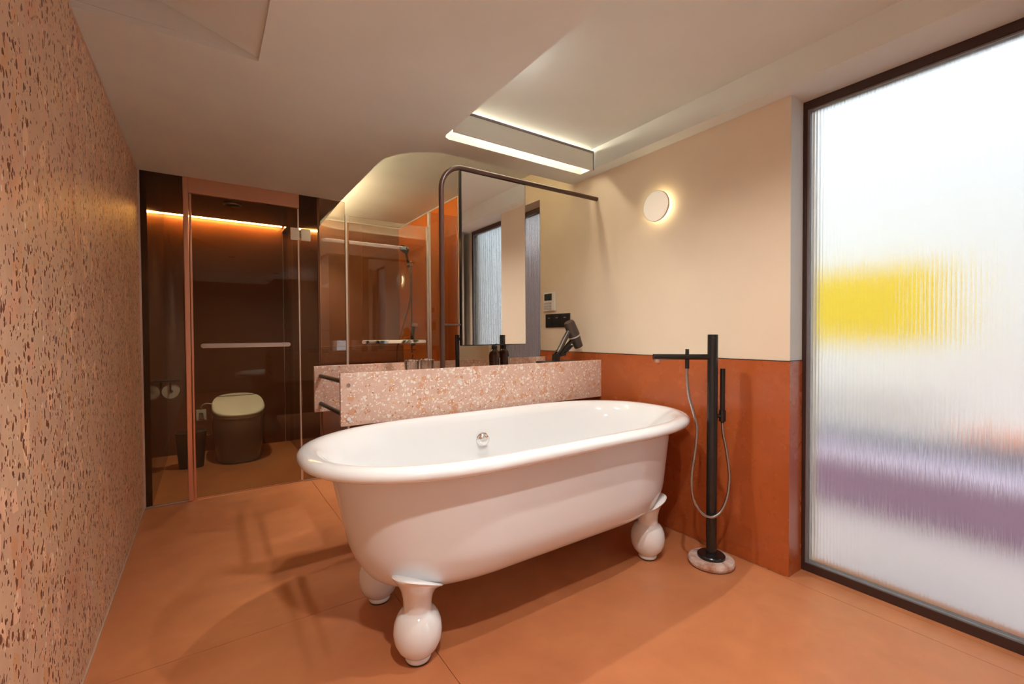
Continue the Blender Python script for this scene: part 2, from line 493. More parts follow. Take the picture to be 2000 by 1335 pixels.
# ------------------------------------------------------------------ ceilings
slab(box('sun_block_slab', XL - 0.2, 2.44, YR - .1, YB + .2, 2.52, 2.62, M['white']), 'unseen slab added above the ceiling to block the sun', 'ceiling')  # added so the sun cannot leak in from above
ceil = struct('ceiling', 'low soffit, raised ceiling panel and cove of the bathroom', cat='ceiling')
XE = 1.056
arc = []
cx_, cy_ = 1.235, 2.705
for i in range(25):
    a = -PI / 2 - (PI / 2) * i / 24
    arc.append((cx_ + 0.352 * math.cos(a), cy_ + 0.345 * math.sin(a)))
outline = [(XL, YR), (XE, YR), (XE, 2.14), (XE + .01, 2.165), (XE + .035, 2.18), (XR, 2.18), (XR, 2.36)] + arc + [(0.886, YG - .004),
           (XL, YG - .004), (XL, 1.968), (0.182, 1.966), (0.182, 0.85), (XL, 0.85)]
bm = bmesh.new(); prism(bm, outline, ZS, ZS + 0.022)
finish('soffit', bm, M['white'], ceil)
# dark soffit over toilet and shower entry
bm = bmesh.new()
prism(bm, [(-0.30, YG + .004), (0.886, YG + .004), (0.92, 4.68), (0.93, YB), (0.655, YB), (0.655, 4.80), (-0.30, 4.80)], ZS, ZS + 0.022)
finish('dark_soffit', bm, M['darkc'], ceil)
box('toilet_lid_board', -0.31, 0.735, 4.5, YB + .02, ZV, ZV + .03, M['darkc'], ceil)
# side faces around the raised ceiling and riser with light
box('riser', XE - .03, XE, YR, 2.19, ZS + .0225, ZH, M['white'], ceil)
box('riser', XE - .03, XR, 2.180, 2.21, ZS + .0225, ZV, M['white'], ceil)
box('upper_ceiling', XE - .03, 2.05, YR, 2.18, ZH, ZH + .06, M['white'], ceil)
box('beam', 2.05, 2.42, YR, 2.18, ZS, 2.45, M['white'], ceil)
# upstand behind the cove light
ups = [(x * 1.0 - 0.075 * (1 if x < 1.2 else 0), y - 0.06) for x, y in arc]
bm = bmesh.new()
inner = [(1.235 + 0.43 * math.cos(-PI / 2 - PI / 2 * i / 24), 2.705 + 0.425 * math.sin(-PI / 2 - PI / 2 * i / 24)) for i in range(25)] + [(0.805, YB + .1)]
outer = [(x - 0.03, y - 0.03) for x, y in inner]
inner = [(XR, 2.28)] + inner; outer = [(XR, 2.25)] + outer
prism(bm, inner + outer[::-1], ZS + 0.0225, ZV + .02)
finish('cove_upstand', bm, M['white'], ceil)
box('vanity_ceiling', 0.72, 2.42, 2.20, YB + .1, ZV, ZV + .05, M['white'], ceil)
# hatch recess over the soffit
box('hatch_side', XL, 0.21, 1.967, 1.985, ZS + .0225, 2.46, M['white'], ceil)
box('hatch_side', XL, 0.21, 0.83, 0.85, ZS + .0225, 2.46, M['white'], ceil)
box('hatch_side', 0.183, 0.20, 0.85, 1.967, ZS + .0225, 2.46, M['white'], ceil)
bm = bmesh.new()
vs = [bm.verts.new(p) for p in ((XL, .85, 2.325), (0.182, .85, 2.158), (0.182, 1.966, 2.158), (XL, 1.966, 2.325), (XL, .85, 2.345), (0.182, .85, 2.178), (0.182, 1.966, 2.178), (XL, 1.966, 2.345))]
for f_ in ((0, 3, 2, 1), (4, 5, 6, 7), (0, 1, 5, 4), (1, 2, 6, 5), (2, 3, 7, 6), (3, 0, 4, 7)):
    bm.faces.new([vs[i] for i in f_])
finish('hatch_panel', bm, M['white'], ceil)
# thin white edge trims
slab(box('trim_1', XL, XL + 0.006, 1.97, YG - .01, ZS - 0.008, ZS - .0005, M['alu']), 'thin pale trim along the top of the stone wall', 'trim')
slab(box('trim_2', XL, XL + 0.004, 0.0, YG - .01, 0.0005, 0.006, M['alu']), 'thin pale trim along the foot of the stone wall', 'trim')
slab(box('trim_3', 0.731, 1.909, YB - 0.006, YB - .0005, ZV - 0.012, ZV - .001, M['white']), 'thin cream trim at the top of the shower back wall', 'trim')
slab(box('trim_4', 1.904, 1.9095, YG + .002, YB - .008, ZV - 0.010, ZV - .001, M['white']), 'thin cream trim at the top of the shower side wall', 'trim')
slab(box('trim_5', 1.904, 1.9095, YB - .006, YB - .001, 0.0, ZV - .015, M['orange']), 'thin orange corner trim in the shower', 'trim')

# ventilation / light box in front of the riser
lb = thing('ceiling_light_box', 'white rectangular light box with glow above and below under the raised ceiling', 'light box', (1.5, 2.06, 2.19))
def lbp(name, x0, x1, y0, y1, z0, z1, mat):
    return box(name, x0 - 1.5, x1 - 1.5, y0 - 2.06, y1 - 2.06, z0 - 2.19, z1 - 2.19, mat, lb)
lbp('front_panel', XE + .001, 2.038, 2.050, 2.062, 2.131, 2.236, M['white'])
lbp('top_lip', XE + .001, 2.040, 2.046, 2.066, 2.237, 2.248, M['gasket'])
lbp('end_lip', 2.034, 2.041, 2.046, 2.066, 2.131, 2.236, M['gasket'])
lbp('bracket', 1.2, 1.22, 2.0665, 2.1795, 2.215, 2.225, M['nickel'])
lbp('shelf', 1.07, 2.03, 2.074, 2.100, 2.230, 2.2395, M['white'])
lbp('bracket', 1.85, 1.87, 2.0665, 2.1795, 2.215, 2.225, M['nickel'])
tag(box('light_strip', 1.075, 2.03, 2.0675, 2.072, 2.165, 2.169, M['led_b'], origin=(1.5, 2.07, 2.168)), 'warm light strip hidden behind the white ceiling light box', 'light strip')

tag(box('light_strip', 1.075, 2.03, 2.172, 2.178, 2.250, 2.266, M['led_b2'], origin=(1.5, 2.175, 2.258)), 'warm light strip high on the riser above the white ceiling light box', 'light strip')
# cove light strip on the soffit ledge
path = [(2.12, 2.315)] + [(1.235 + 0.395 * math.cos(-PI / 2 - PI / 2 * i / 24), 2.705 + 0.39 * math.sin(-PI / 2 - PI / 2 * i / 24)) for i in range(25)] + [(0.84, YB - .08)]
bm = bmesh.new()
prism(bm, path + [(x + (0.0 if i == 0 else 0.010), y + 0.010) for i, (x, y) in enumerate(path)][::-1], ZS + 0.0225, ZS + 0.030)
tag(finish('light_strip', bm, M['led_v']), 'warm light strip lying in the curved cove above the vanity', 'light strip')
bm = bmesh.new()
edge = [(XR, 2.3585)] + [(x + .0015, y + .0015) for x, y in arc] + [(0.8845, YG - .006)]
inn = [(XR, 2.3545)] + [(1.235 + .356 * math.cos(-PI / 2 - PI / 2 * i / 24), 2.705 + .349 * math.sin(-PI / 2 - PI / 2 * i / 24)) for i in range(25)] + [(0.8805, YG - .006)]
prism(bm, edge + inn[::-1], ZS + 0.0225, ZS + 0.070)
finish('cove_lip', bm, M['white'], ceil)  # unseen lip added to keep the strip's glare off the shower glass
# toilet light strip
tag(box('light_strip', -0.298, 0.655, YB - 0.060, YB - 0.050, 2.196, 2.206, M['led_t'], origin=(0, YB, 2.215)), 'orange glowing light strip at the top of the toilet back wall', 'light strip')
tag(box('light_strip', 0.700, 0.711, YB - 0.30, YB - 0.012, 2.118, 2.126, M['led_t'], origin=(0.705, YB - .15, 2.12)), 'short orange light strip on top corner of the partition', 'light strip') if False else None

def downlight(x, y, z, label):
    t = thing('downlight', label, 'downlight', (x, y, z), group=None)
    bm = bmesh.new(); lathe(bm, [(0.040, -0.0005), (0.040, -0.008), (0.036, -0.010), (0.030, -0.008), (0.028, -0.0005)], 32, cap=False)
    finish('ring', bm, M['blackp'], t, smooth=True)
    bm = bmesh.new(); lathe(bm, [(0.0275, -0.0005), (0.0275, -0.0015)], 32)
    finish('lens', bm, M['lensglow'], t)
downlight(1.12, 1.58, ZH, 'small black ringed downlight over the bathtub')
downlight(1.25, 0.60, ZH, 'small black ringed downlight nearest the big window')
downlight(0.30, 0.30, ZS, 'small black ringed fill light added in the low soffit')
downlight(1.0, -1.2, ZS, 'small black ringed fill light added behind the camera')
downlight(1.0, -2.4, ZS, 'small black ringed fill light added near the rear wall')
downlight(0.93, 3.35, ZV, 'small black ringed fill light added over the passage beside the vanity')
downlight(1.00, 4.80, ZV, 'small black ringed downlight over the shower')
t = thing('recessed_light', 'round dark recessed light with pale rim in the toilet ceiling', 'downlight', (0.19, 4.19, ZS))
bm = bmesh.new(); lathe(bm, [(0.062, -0.0005), (0.062, -0.010), (0.055, -0.014), (0.050, -0.012), (0.050, -0.0005)], 40, cap=False)
finish('rim', bm, M['nickel'], t, smooth=True)
bm = bmesh.new(); lathe(bm, [(0.0495, -0.0005), (0.0495, -0.006)], 40)
finish('dark_lens', bm, M['blackp'], t)

# ------------------------------------------------------------------ big window
def window(name, label, y0, y1, z0, z1, fw):
    fs = 0.016
    t = struct(name, label, (XW, (y0 + y1) / 2, z0), 'window')
    oy, oz = (y0 + y1) / 2, z0
    H_, W_ = z1 - z0, (y1 - y0) / 2
    for a, b_, c_, d_ in ((-W_, -W_ + fs, 0, H_), (W_ - fs, W_, 0, H_), (-W_ + fs, W_ - fs, 0, fw), (-W_ + fs, W_ - fs, H_ - fw, H_)):
        box('frame', -0.004, 0.05, a, b_, c_, d_, M['frame'], t)
    e = fw
    for a, b_, c_, d_ in ((-W_ + fs, -W_ + fs + .009, e, H_ - e), (W_ - fs - .009, W_ - fs, e, H_ - e), (-W_ + fs + .009, W_ - fs - .009, e, e + .006), (-W_ + fs + .009, W_ - fs - .009, H_ - e - .006, H_ - e)):
        box('gasket', 0.002, 0.030, a, b_, c_, d_, M['gasket'], t)
    box('pane', 0.012, 0.018, -W_ + fs + .002, W_ - fs - .002, e + .002, H_ - e - .002, M['ribbed'], t)
    return t
window('window_1', 'tall ribbed glass window in a dark brown frame', 0.20, 0.9395, 0.0, 2.1445, 0.036)
window('window_2', 'ribbed glass window behind the vanity mirror', 2.736, 3.499, 0.70, 2.1345, 0.036)
t = struct('added_window', 'large clear window added behind the camera to let in daylight', (XW, -2.3, 0.0), 'window')  # unseen window added to bring fill daylight into the room
for a, b_, c_, d_ in ((-.88, -.84, 0, 2.14), (.84, .88, 0, 2.14), (-.84, .84, 0, .04), (-.84, .84, 2.10, 2.14)):
    box('frame', -0.004, 0.05, a, b_, c_, d_, M['frame'], t)
box('pane', 0.012, 0.018, -.838, .838, .042, 2.098, M['clear'], t)
slab(box('trim_6', 2.236, 2.30, 0.20, 0.9355, -0.02, 0.0, M['floor']), 'terracotta sill strip under the tall window', 'trim')

# outside, blurred by the ribbed glass
o = slab(box('floor_outside', 2.33, 5.2, -6.5, 6.0, -0.16, -0.01, M['ground']), 'pale pink ground outside the window', 'floor')
slab(box('wall_outside', 5.0, 5.15, -6.5, 6.0, -0.01, 2.6, M['outwall']), 'pale wall outside the window', 'wall')
t = thing('garden_bench', 'long purple bench outside behind the ribbed glass', 'bench', (3.62, 1.6, -0.01))
box('seat_block', -0.24, 0.24, -1.9, 0.65, 0.0, 0.27, M['purple'], t, bevel=.01)
box('seat_top', -0.25, 0.26, -1.9, 0.65, 0.2705, 0.30, M['lilac'], t, bevel=.005)
box('bench_back', 0.20, 0.32, -1.9, 0.65, 0.3005, 0.40, M['outband'], t, bevel=.005)
slab(box('dimming_screen', 2.95, 3.05, 2.3, 5.5, -0.01, 2.7, M['screen_o']), 'blue grey screen added outside to dim the vanity window', 'wall')  # added to dim what shows through the vanity window
tag(box('planter_box', 4.0, 4.4, -0.8, 0.75, -0.01, 0.42, M['coral'], bevel=.01, origin=(4.2, 0, -0.01)), 'coral planter box outside at the right behind the ribbed glass', 'planter')
t = thing('billboard', 'yellow board on thin posts outside behind the ribbed glass', 'board', (4.2, 1.6, -0.01))
box('board', -0.02, 0.02, -0.74, 1.2, 1.03, 1.60, M['yellow'], t)
box('post', -0.01, 0.01, 0.05, 0.09, 0.0, 1.03, M['outband'], t)
box('post', -0.01, 0.01, 0.9, 0.94, 0.0, 1.03, M['outband'], t)

# curtain beyond the window
bm = bmesh.new()
n = 90
ya, yb_ = -0.75, 0.17
prev = None
for i in range(n + 1):
    y = ya + (yb_ - ya) * i / n
    x = 2.20 + 0.028 * math.sin(i * 0.62) + 0.010 * math.sin(i * 1.7)
    cur = (bm.verts.new((x - 2.2, y, 0.02)), bm.verts.new((x - 2.2, y, 2.14)))
    if prev: bm.faces.new((prev[0], cur[0], cur[1], prev[1]))
    prev = cur
o = finish('curtain', bm, M['curtain'], smooth=True, angle=0)
o.location = (2.2, 0, 0)
sm = o.modifiers.new('solid', 'SOLIDIFY'); sm.thickness = 0.003
tag(o, 'beige floor-length curtain beside the tall window', 'curtain')

# ------------------------------------------------------------------ glass front
wi = struct('wall_glass', 'smoked glass front with copper posts', (0, YG, 0), 'wall')
box('glass_panel', XL + .010, -0.112, -0.004, 0.004, 0.008, ZS - .002, M['toiletglass'], wi)
box('glass_panel', 0.592, 0.712, -0.004, 0.004, 0.008, ZS - .002, M['toiletglass'], wi)
box('glass_panel', 0.735, 0.915, -0.004, 0.0035, 0.008, ZS - .002, M['showerglass'], wi)
box('glass_panel', 1.640, 1.905, -0.004, 0.004, 0.008, 2.17, M['showerglass'], wi)
box('wall_channel', XL, XL + .010, -0.010, 0.010, 0.0, ZS - .001, M['alu'], wi)
box('floor_channel', XL + .010, -0.112, -0.009, 0.009, 0.0, 0.0075, M['alu'], wi)
box('floor_channel', 0.592, 0.915, -0.009, 0.009, 0.0, 0.0075, M['alu'], wi)
box('copper_post', -0.112, -0.082, -0.016, 0.016, 0.0, ZS - .001, M['copper'], wi, bevel=.004)
box('copper_header', -0.0815, 0.586, -0.012, 0.012, 2.043, ZS - .001, M['copper'], wi)
box('edge_profile', 0.7125, 0.7185, -0.008, 0.011, 0.0, ZS - .002, M['darkp'], wi)
box('shower_post', 0.916, 0.931, -0.012, 0.010, 0.0, 2.04, M['alu'], wi, bevel=.002)
box('shower_post', 1.620, 1.640, -0.014, 0.012, 0.0, 2.17, M['alu'], wi, bevel=.002)

def door(name, label, x0, x1, z1, gmat, hx0, hx1, hz):
    t = struct(name, label, (x0, YG - .002, 0), 'door')
    L = x1 - x0
    box('glass_leaf', 0.014, L - .012, -0.004, 0.004, 0.012, z1, gmat, t)
    h = None
    bm = bmesh.new()
    # flat chrome towel-rail handle with rounded ends
    y0 = -0.062
    pts = []
    r_ = 0.015
    for k in range(13):
        a = PI / 2 + PI * k / 12
        pts.append((hx0 - x0 + r_ + r_ * math.cos(a), r_ * math.sin(a)))
    for k in range(13):
        a = -PI / 2 + PI * k / 12
        pts.append((hx1 - x0 - r_ + r_ * math.cos(a), r_ * math.sin(a)))
    lo = [bm.verts.new((x, y0, z)) for x, z in pts]; hi = [bm.verts.new((x, y0 + .012, z)) for x, z in pts]
    bm.faces.new(lo); bm.faces.new(hi[::-1])
    for i in range(len(pts)):
        j = (i + 1) % len(pts)
        bm.faces.new((lo[i], lo[j], hi[j], hi[i]))
    h = finish('handle', bm, M['chrome'], t, bevel=.002)
    h.location = (0, 0, hz)
    for hx in (hx0 + .05, hx1 - .05):
        bm = bmesh.new(); tube_pts(bm, [(hx - x0, y0 + .0125, 0), (hx - x0, -0.0045, 0)], 0.008, 14)
        finish('standoff', bm, M['chrome'], h, smooth=True, angle=40)
    return t
d1 = door('door_1', 'smoked glass toilet door with chrome rail handle', -0.0800, 0.586, 2.038, M['toiletglass'], -0.029, 0.509, 1.032)
box('edge_profile', 0.0, 0.0135, -0.010, 0.010, 0.010, 2.038, M['copper'], d1, bevel=.003)
box('edge_profile', 0.6545, 0.664, -0.008, 0.008, 0.010, 2.038, M['alu'], d1, bevel=.002)
hg = box('hinge', 0.606, 0.664, -0.018, -0.0085, 1.803, 1.893, M['nickel'], d1, bevel=.003)
hg2 = box('hinge', 0.676, 0.742, -0.018, -0.0045, 1.803, 1.893, M['nickel'], d1, bevel=.003)
hg3 = box('hinge_pin', 0.664, 0.676, -0.016, -0.010, 1.822, 1.880, M['gasket'], d1)
d2 = door('door_2', 'bronze glass shower door with chrome rail handle', 0.9320, 1.6195, 2.038, M['showerglass'], 1.020, 1.568, 1.040)
box('edge_profile', 0.670, 0.687, -0.010, 0.010, 0.010, 2.038, M['alu'], d2, bevel=.002)

# ------------------------------------------------------------------ bathtub
TX, TY = 1.175, 1.622
TL, TW = 0.928, 0.432
tub = thing('bathtub', 'white freestanding oval bathtub on four ball feet', 'bathtub', (TX, TY, 0))
NS = 128
def ring(L, W, z, p=2.35, frac=0.66):
    pts = []
    nl = L * frac
    for i in range(NS):
        a = 2 * PI * (i + 0.5) / NS
        c, s = math.cos(a), math.sin(a)
        x = nl * abs(c) ** (2 / p)
        y = W * abs(s) ** (2 / p) * (1 if s > 0 else -1)
        x = (L - nl + x) * (1 if c > 0 else -1)
        pts.append((x, y, z))
    return pts
def body_profile():
    out = [(0.30, 0.06, 0.217)]
    zb, r = 0.217, 0.167
    for k in range(11):
        z = zb + r * (k / 10.0) ** 1.6
        u = (r - (z - zb)) / r
        q = 1 - math.sqrt(max(0.0, 1 - u * u))
        out.append((0.826 - 0.205 * (0.65 - z) - 0.074 * q, 0.361 - 0.016 * (0.65 - z) - r * 1.1 * q, z))
    for z in (0.44, 0.50, 0.56, 0.61, 0.652):
        out.append((0.826 - 0.205 * (0.65 - z), 0.361 - 0.016 * (0.65 - z), z))
    return out
prof_out = body_profile()
prof_rim = [(TL - .060, TW - .050, 0.6535), (TL - .016, TW - .017, 0.654), (TL - .004, TW - .004, 0.662), (TL, TW, 0.673), (TL - .003, TW - .003, 0.684), (TL - .013, TW - .013, 0.694), (TL - .028, TW - .028, 0.699),
            (TL - .046, TW - .046, 0.699), (TL - .060, TW - .060, 0.694), (TL - .075, TW - .072, 0.683), (TL - .100, TW - .082, 0.655)]
prof_in = [(0.800, 0.340, 0.60), (0.782, 0.332, 0.52), (0.764, 0.318, 0.44), (0.735, 0.294, 0.345), (0.68, 0.245, 0.285), (0.60, 0.18, 0.262), (0.4, 0.08, 0.256)]
bm = bmesh.new()
rings = []
nout = len(prof_out)
for L, W, z in prof_out + prof_rim + prof_in:
    rings.append([bm.verts.new(p) for p in ring(L, W, z, 2.35, 0.66 if z > .3 else 0.6)])
for k, (a, b_) in enumerate(zip(rings, rings[1:])):
    for i in range(NS):
        f_ = bm.faces.new((a[i], a[(i + 1) % NS], b_[(i + 1) % NS], b_[i]))
        f_.material_index = 1 if k < nout - 1 else 0
bm.faces.new(rings[0][::-1]).material_index = 1
bm.faces.new(rings[-1])
sh = finish('tub_shell', bm, [M['enamel'], M['enamel2']], tub, smooth=True, angle=60)
# overflow
bm = bmesh.new()
lathe(bm, [(0.034, 0.0), (0.036, 0.004), (0.034, 0.008), (0.030, 0.010), (0.032, 0.018), (0.028, 0.026), (0.018, 0.032), (0.004, 0.034)], 40)
ov = finish('overflow_cap', bm, M['chrome'], tub, smooth=True)
ov.rotation_euler = (math.radians(90 + 8), 0, 0)
ov.location = (-0.02, 0.336, 0.565)
# feet
def foot(sx, sy):
    bm = bmesh.new()
    seg = 40
    prof = [(0.036, 0.0), (0.042, 0.002), (0.044, 0.010), (0.040, 0.016), (0.052, 0.026), (0.068, 0.045), (0.078, 0.070), (0.0815, 0.098), (0.078, 0.126), (0.069, 0.148), (0.058, 0.163), (0.0485, 0.169),
            (0.0475, 0.176), (0.0475, 0.195), (0.0495, 0.215), (0.0535, 0.235), (0.059, 0.250), (0.067, 0.264), (0.076, 0.275), (0.082, 0.282), (0.084, 0.288), (0.078, 0.292)]
    rings = []
    for r, z in prof:
        k = max(0.0, (z - 0.165) / 0.135)
        rg = []
        for i in range(seg):
            a = 2 * PI * i / seg
            x, y = r * math.cos(a), r * math.sin(a)
            zz = z + k * k * (0.46 * x * sx + 0.22 * y * sy) - 0.012 * k * (x / 0.09) ** 2
            rg.append(bm.verts.new((x - (0.0235 + 0.0115 * sx) * k * k, y + sy * 0.034 * k * k, zz)))
        rings.append(rg)
    for a, b_ in zip(rings, rings[1:]):
        for i in range(seg):
            bm.faces.new((a[i], a[(i + 1) % seg], b_[(i + 1) % seg], b_[i]))
    bm.faces.new(rings[0][::-1]); bm.faces.new(rings[-1])
    o = finish('foot', bm, M['enamel'], tub, smooth=True, angle=70)
    o.location = (sx * 0.597, sy * 0.205, 0.004)
    bm = bmesh.new(); lathe(bm, [(0.040, 0.0), (0.040, 0.0035)], 32)
    p = finish('foot_pad', bm, M['blackp'], o)
    p.location = (0, 0, -0.004)
for sx in (-1, 1):
    for sy in (-1, 1):
        foot(sx, sy)

# ------------------------------------------------------------------ bath filler
BF = (1.968, 1.203)
t = thing('bath_faucet', 'tall matte black floor-standing bath faucet on a marble disc', 'faucet', (BF[0], BF[1], 0))
bm = bmesh.new()
lathe(bm, [(0.088, 0.0), (0.100, 0.006), (0.104, 0.018), (0.100, 0.030), (0.090, 0.035)], 48)
finish('marble_disc', bm, M['marble'], t, smooth=True)
bm = bmesh.new()
lathe(bm, [(0.062, 0.0355), (0.062, 0.046), (0.058, 0.050), (0.026, 0.052)], 48)
finish('base_flange', bm, M['black'], t, smooth=True)
bm = bmesh.new()
lathe(bm, [(0.0235, 0.052), (0.0235, 1.088), (0.0225, 1.091)], 40)
col = finish('column', bm, M['black'], t, smooth=True)
dl = Vector((-0.8245, 0.5658, 0))      # towards the tub
dr = -dl
dn = Vector((-0.5658, -0.8245, 0))     # towards the room
bm = bmesh.new()
tube_pts(bm, [dl * 0.018 + Vector((0, 0, 0.985)), dl * 0.281 + Vector((0, 0, 0.985))], 0.0135, 20)
sp = finish('spout', bm, M['black'], t, smooth=True)
bm = bmesh.new(); tube_pts(bm, [dl * 0.262 + Vector((0, 0, 0.974)), dl * 0.262 + Vector((0, 0, 0.958))], 0.011, 18)
finish('aerator', bm, M['nickel'], sp, smooth=True)
bm = bmesh.new(); tube_pts(bm, [dl * 0.121 + Vector((0, 0, 0.9975)), dl * 0.121 + Vector((0, 0, 1.022))], 0.0085, 18)
finish('diverter_knob', bm, M['black'], t, smooth=True)
bm = bmesh.new(); tube_pts(bm, [dl * 0.121 + Vector((0, 0, 0.973)), dl * 0.121 + Vector((0, 0, 0.930))], 0.010, 18)
finish('hose_connector', bm, M['black'], t, smooth=True)
def wp(k, z, n_=0.0):
    return dr * k + dn * n_ + Vector((0, 0, z))
hp = [wp(-0.121, .930), wp(-0.121, .892), wp(-0.114, .807, .005), wp(-0.090, .71, .012), wp(-0.078, .65, .016), (wp(-0.088, .54, .02)), wp(-0.104, .43, .024), wp(-0.101, .333, .028), wp(-0.070, .266, .034), wp(-0.022, .238, .038),
      wp(0.026, .262, .036), wp(0.061, .335, .030), wp(0.073, .43, .022), wp(0.064, .54, .012), wp(0.051, .62, .004), wp(0.048, .672)]
tube('hose', smooth_path(hp, 8), 0.0068, M['hose'], t, 14)
bm = bmesh.new(); tube_pts(bm, [wp(0.022, .705), wp(0.040, .705)], 0.010, 14)
tube_pts(bm, [wp(0.048, .680), wp(0.048, .733)], 0.0155, 18)
finish('holder', bm, M['black'], t, smooth=True)
bm = bmesh.new(); tube_pts(bm, [wp(0.048, .672), wp(0.048, .7)], 0.008, 14); tube_pts(bm, [wp(0.048, .700), wp(0.048, .930)], 0.0118, 20)
hs = finish('hand_shower', bm, M['black'], t, smooth=True)
t.rotation_euler = (0, math.radians(0.55), 0)

# ------------------------------------------------------------------ vanity
van = thing('vanity', 'pink terrazzo trough vanity with open end and dark rods', 'vanity', (0.495, 2.085, 0))
box('front_apron', 0.0, 1.646, 0.0, 0.020, 0.685, 0.9255, M['terr'], van, bevel=.0015)
box('back_apron', 0.0, 1.646, 0.585, 0.605, 0.668, 0.9255, M['terr'], van, bevel=.0015)
box('deck', 0.24, 1.646, 0.0205, 0.5845, 0.825, 0.855, M['terr'], van)
box('basin_underside', 0.30, 1.40, 0.06, 0.54, 0.70, 0.8245, M['terr'], van, bevel=.01)
for z in (0.870, 0.715):
    tube('rod', [(0.032, 0.0205, z + .012), (0.032, 0.5845, z)], 0.011, M['blackp'], van)
    bm = bmesh.new(); tube_pts(bm, [(0.034, -0.004, z + .002), (0.034, 0.0, z + .002)], 0.0085, 20)
    finish('bolt', bm, M['chrome'], van, smooth=True)

# mirror frame
mf = thing('vanity_mirror', 'tall mirror with thin black edge hung from a dark bent tube rail above the vanity', 'mirror', (1.018, 2.125, 0.8555))
pts = [(0, 0, 0), (0, 0, 0.97)]
pts = [Vector(p) for p in pts]
R_ = 0.13
top = 1.985 - 0.8555
ptsf = [Vector((0, 0, 0)), Vector((0, 0, top - R_))]
for i in range(1, 13):
    a = PI - (PI / 2) * i / 12
    ptsf.append(Vector((R_ + R_ * math.cos(a), 0, top - R_ + R_ * math.sin(a))))
ptsf.append(Vector((XR - 1.018 - .001, 0, top)))
tube('tube_rail', ptsf, 0.0135, M['tube'], mf, 20)
tube('connector', [(0.0125, 0, 1.150 - .8555), (0.1065, 0, 1.150 - .8555)], 0.005, M['tube'], mf)
mr = box('edge_frame', -0.2125, 0.2125, -0.010, 0.012, -0.003, 0.9285, M['black'], mf)
mr.location = (0.320, 0, 1.04 - 0.8555)
bm = bmesh.new(); bx(bm, -0.208, 0.208, -0.0135, -0.0105, 0.002, 0.924)
finish('glass_face', bm, M['mirror'], mr)
for sx in (-0.15, 0.15):
    bm = bmesh.new(); tube_pts(bm, [(sx, 0, 0.929), (sx, 0, 0.9315)], 0.006, 12); finish('hanger', bm, M['tube'], mr)

# basin tap
t = thing('basin_tap', 'tall slim black basin tap behind the vanity front beside the mirror post', 'tap', (1.247, 2.40, 0.8555))
bm = bmesh.new(); lathe(bm, [(0.026, 0.0), (0.026, 0.006), (0.0125, 0.008), (0.0125, 0.238), (0.011, 0.240)], 28)
finish('body', bm, M['black'], t, smooth=True)
bm = bmesh.new(); tube_pts(bm, [(0.011, 0, 0.215), (0.13, 0, 0.215), (0.14, 0, 0.205)], 0.009, 16); finish('spout', bm, M['black'], t, smooth=True)

# tumblers
def tumbler(x, y, label):
    t = thing('glass_tumbler', label, 'glass', (x, y, 0.8555), group='glass tumblers on the vanity')
    bm = bmesh.new()
    lathe(bm, [(0.034, 0.0), (0.036, 0.003), (0.0405, 0.104), (0.0395, 0.105), (0.0375, 0.104), (0.0335, 0.014), (0.010, 0.012)], 40)
    finish('tumbler_body', bm, M['tumbler'], t, smooth=True)
    bm = bmesh.new(); lathe(bm, [(0.0416, 0.100), (0.0420, 0.103), (0.0415, 0.106), (0.0385, 0.1065), (0.0370, 0.103)], 40, cap=False)  # chrome ring stands in for the bright glint on the glass rim
    finish('rim', bm, M['chrome'], t, smooth=True)
tumbler(0.918, 2.30, 'left one of the two clear glass tumblers on the vanity')
tumbler(1.020, 2.335, 'clear glass tumbler nearer the mirror post on the vanity')

# pump bottles
def bottle(x, y, h, label, rz):
    t = thing('pump_bottle', label, 'bottle', (x, y, 0.8555), rz, group='dark pump bottles on the vanity')
    bm = bmesh.new()
    lathe(bm, [(0.030, 0.0), (0.0335, 0.004), (0.0335, h - .035), (0.030, h - .018), (0.020, h - .006), (0.015, h)], 36)
    finish('bottle_body', bm, M['amber'], t, smooth=True)
    bm = bmesh.new(); lathe(bm, [(0.0175, h + .0005), (0.0175, h + .022), (0.010, h + .030), (0.0045, h + .032), (0.0045, h + .060)], 28)
    finish('pump_collar', bm, M['blackp'], t, smooth=True)
    bm = bmesh.new(); tube_pts(bm, [(0.010, 0, h + .064), (-0.045, 0, h + .060), (-0.052, 0, h + .054)], 0.0055, 12)
    finish('pump_nozzle', bm, M['blackp'], t, smooth=True)
    bm = bmesh.new()
    a0, a1 = -0.75, 0.75
    n_ = 14
    pv = None
    for i in range(n_ + 1):
        a = a0 + (a1 - a0) * i / n_
        c_ = (bm.verts.new((0.0342 * math.cos(a), 0.0342 * math.sin(a), 0.03)), bm.verts.new((0.0342 * math.cos(a), 0.0342 * math.sin(a), h - .05)))
        if pv: bm.faces.new((pv[0], c_[0], c_[1], pv[1]))
        pv = c_
    finish('label', bm, M['label'], t, smooth=True)
bottle(1.448, 2.30, 0.150, 'left dark amber pump bottle with a grey label on the vanity', -0.3)
bottle(1.545, 2.345, 0.152, 'right dark amber pump bottle with a grey label on the vanity', -0.5)

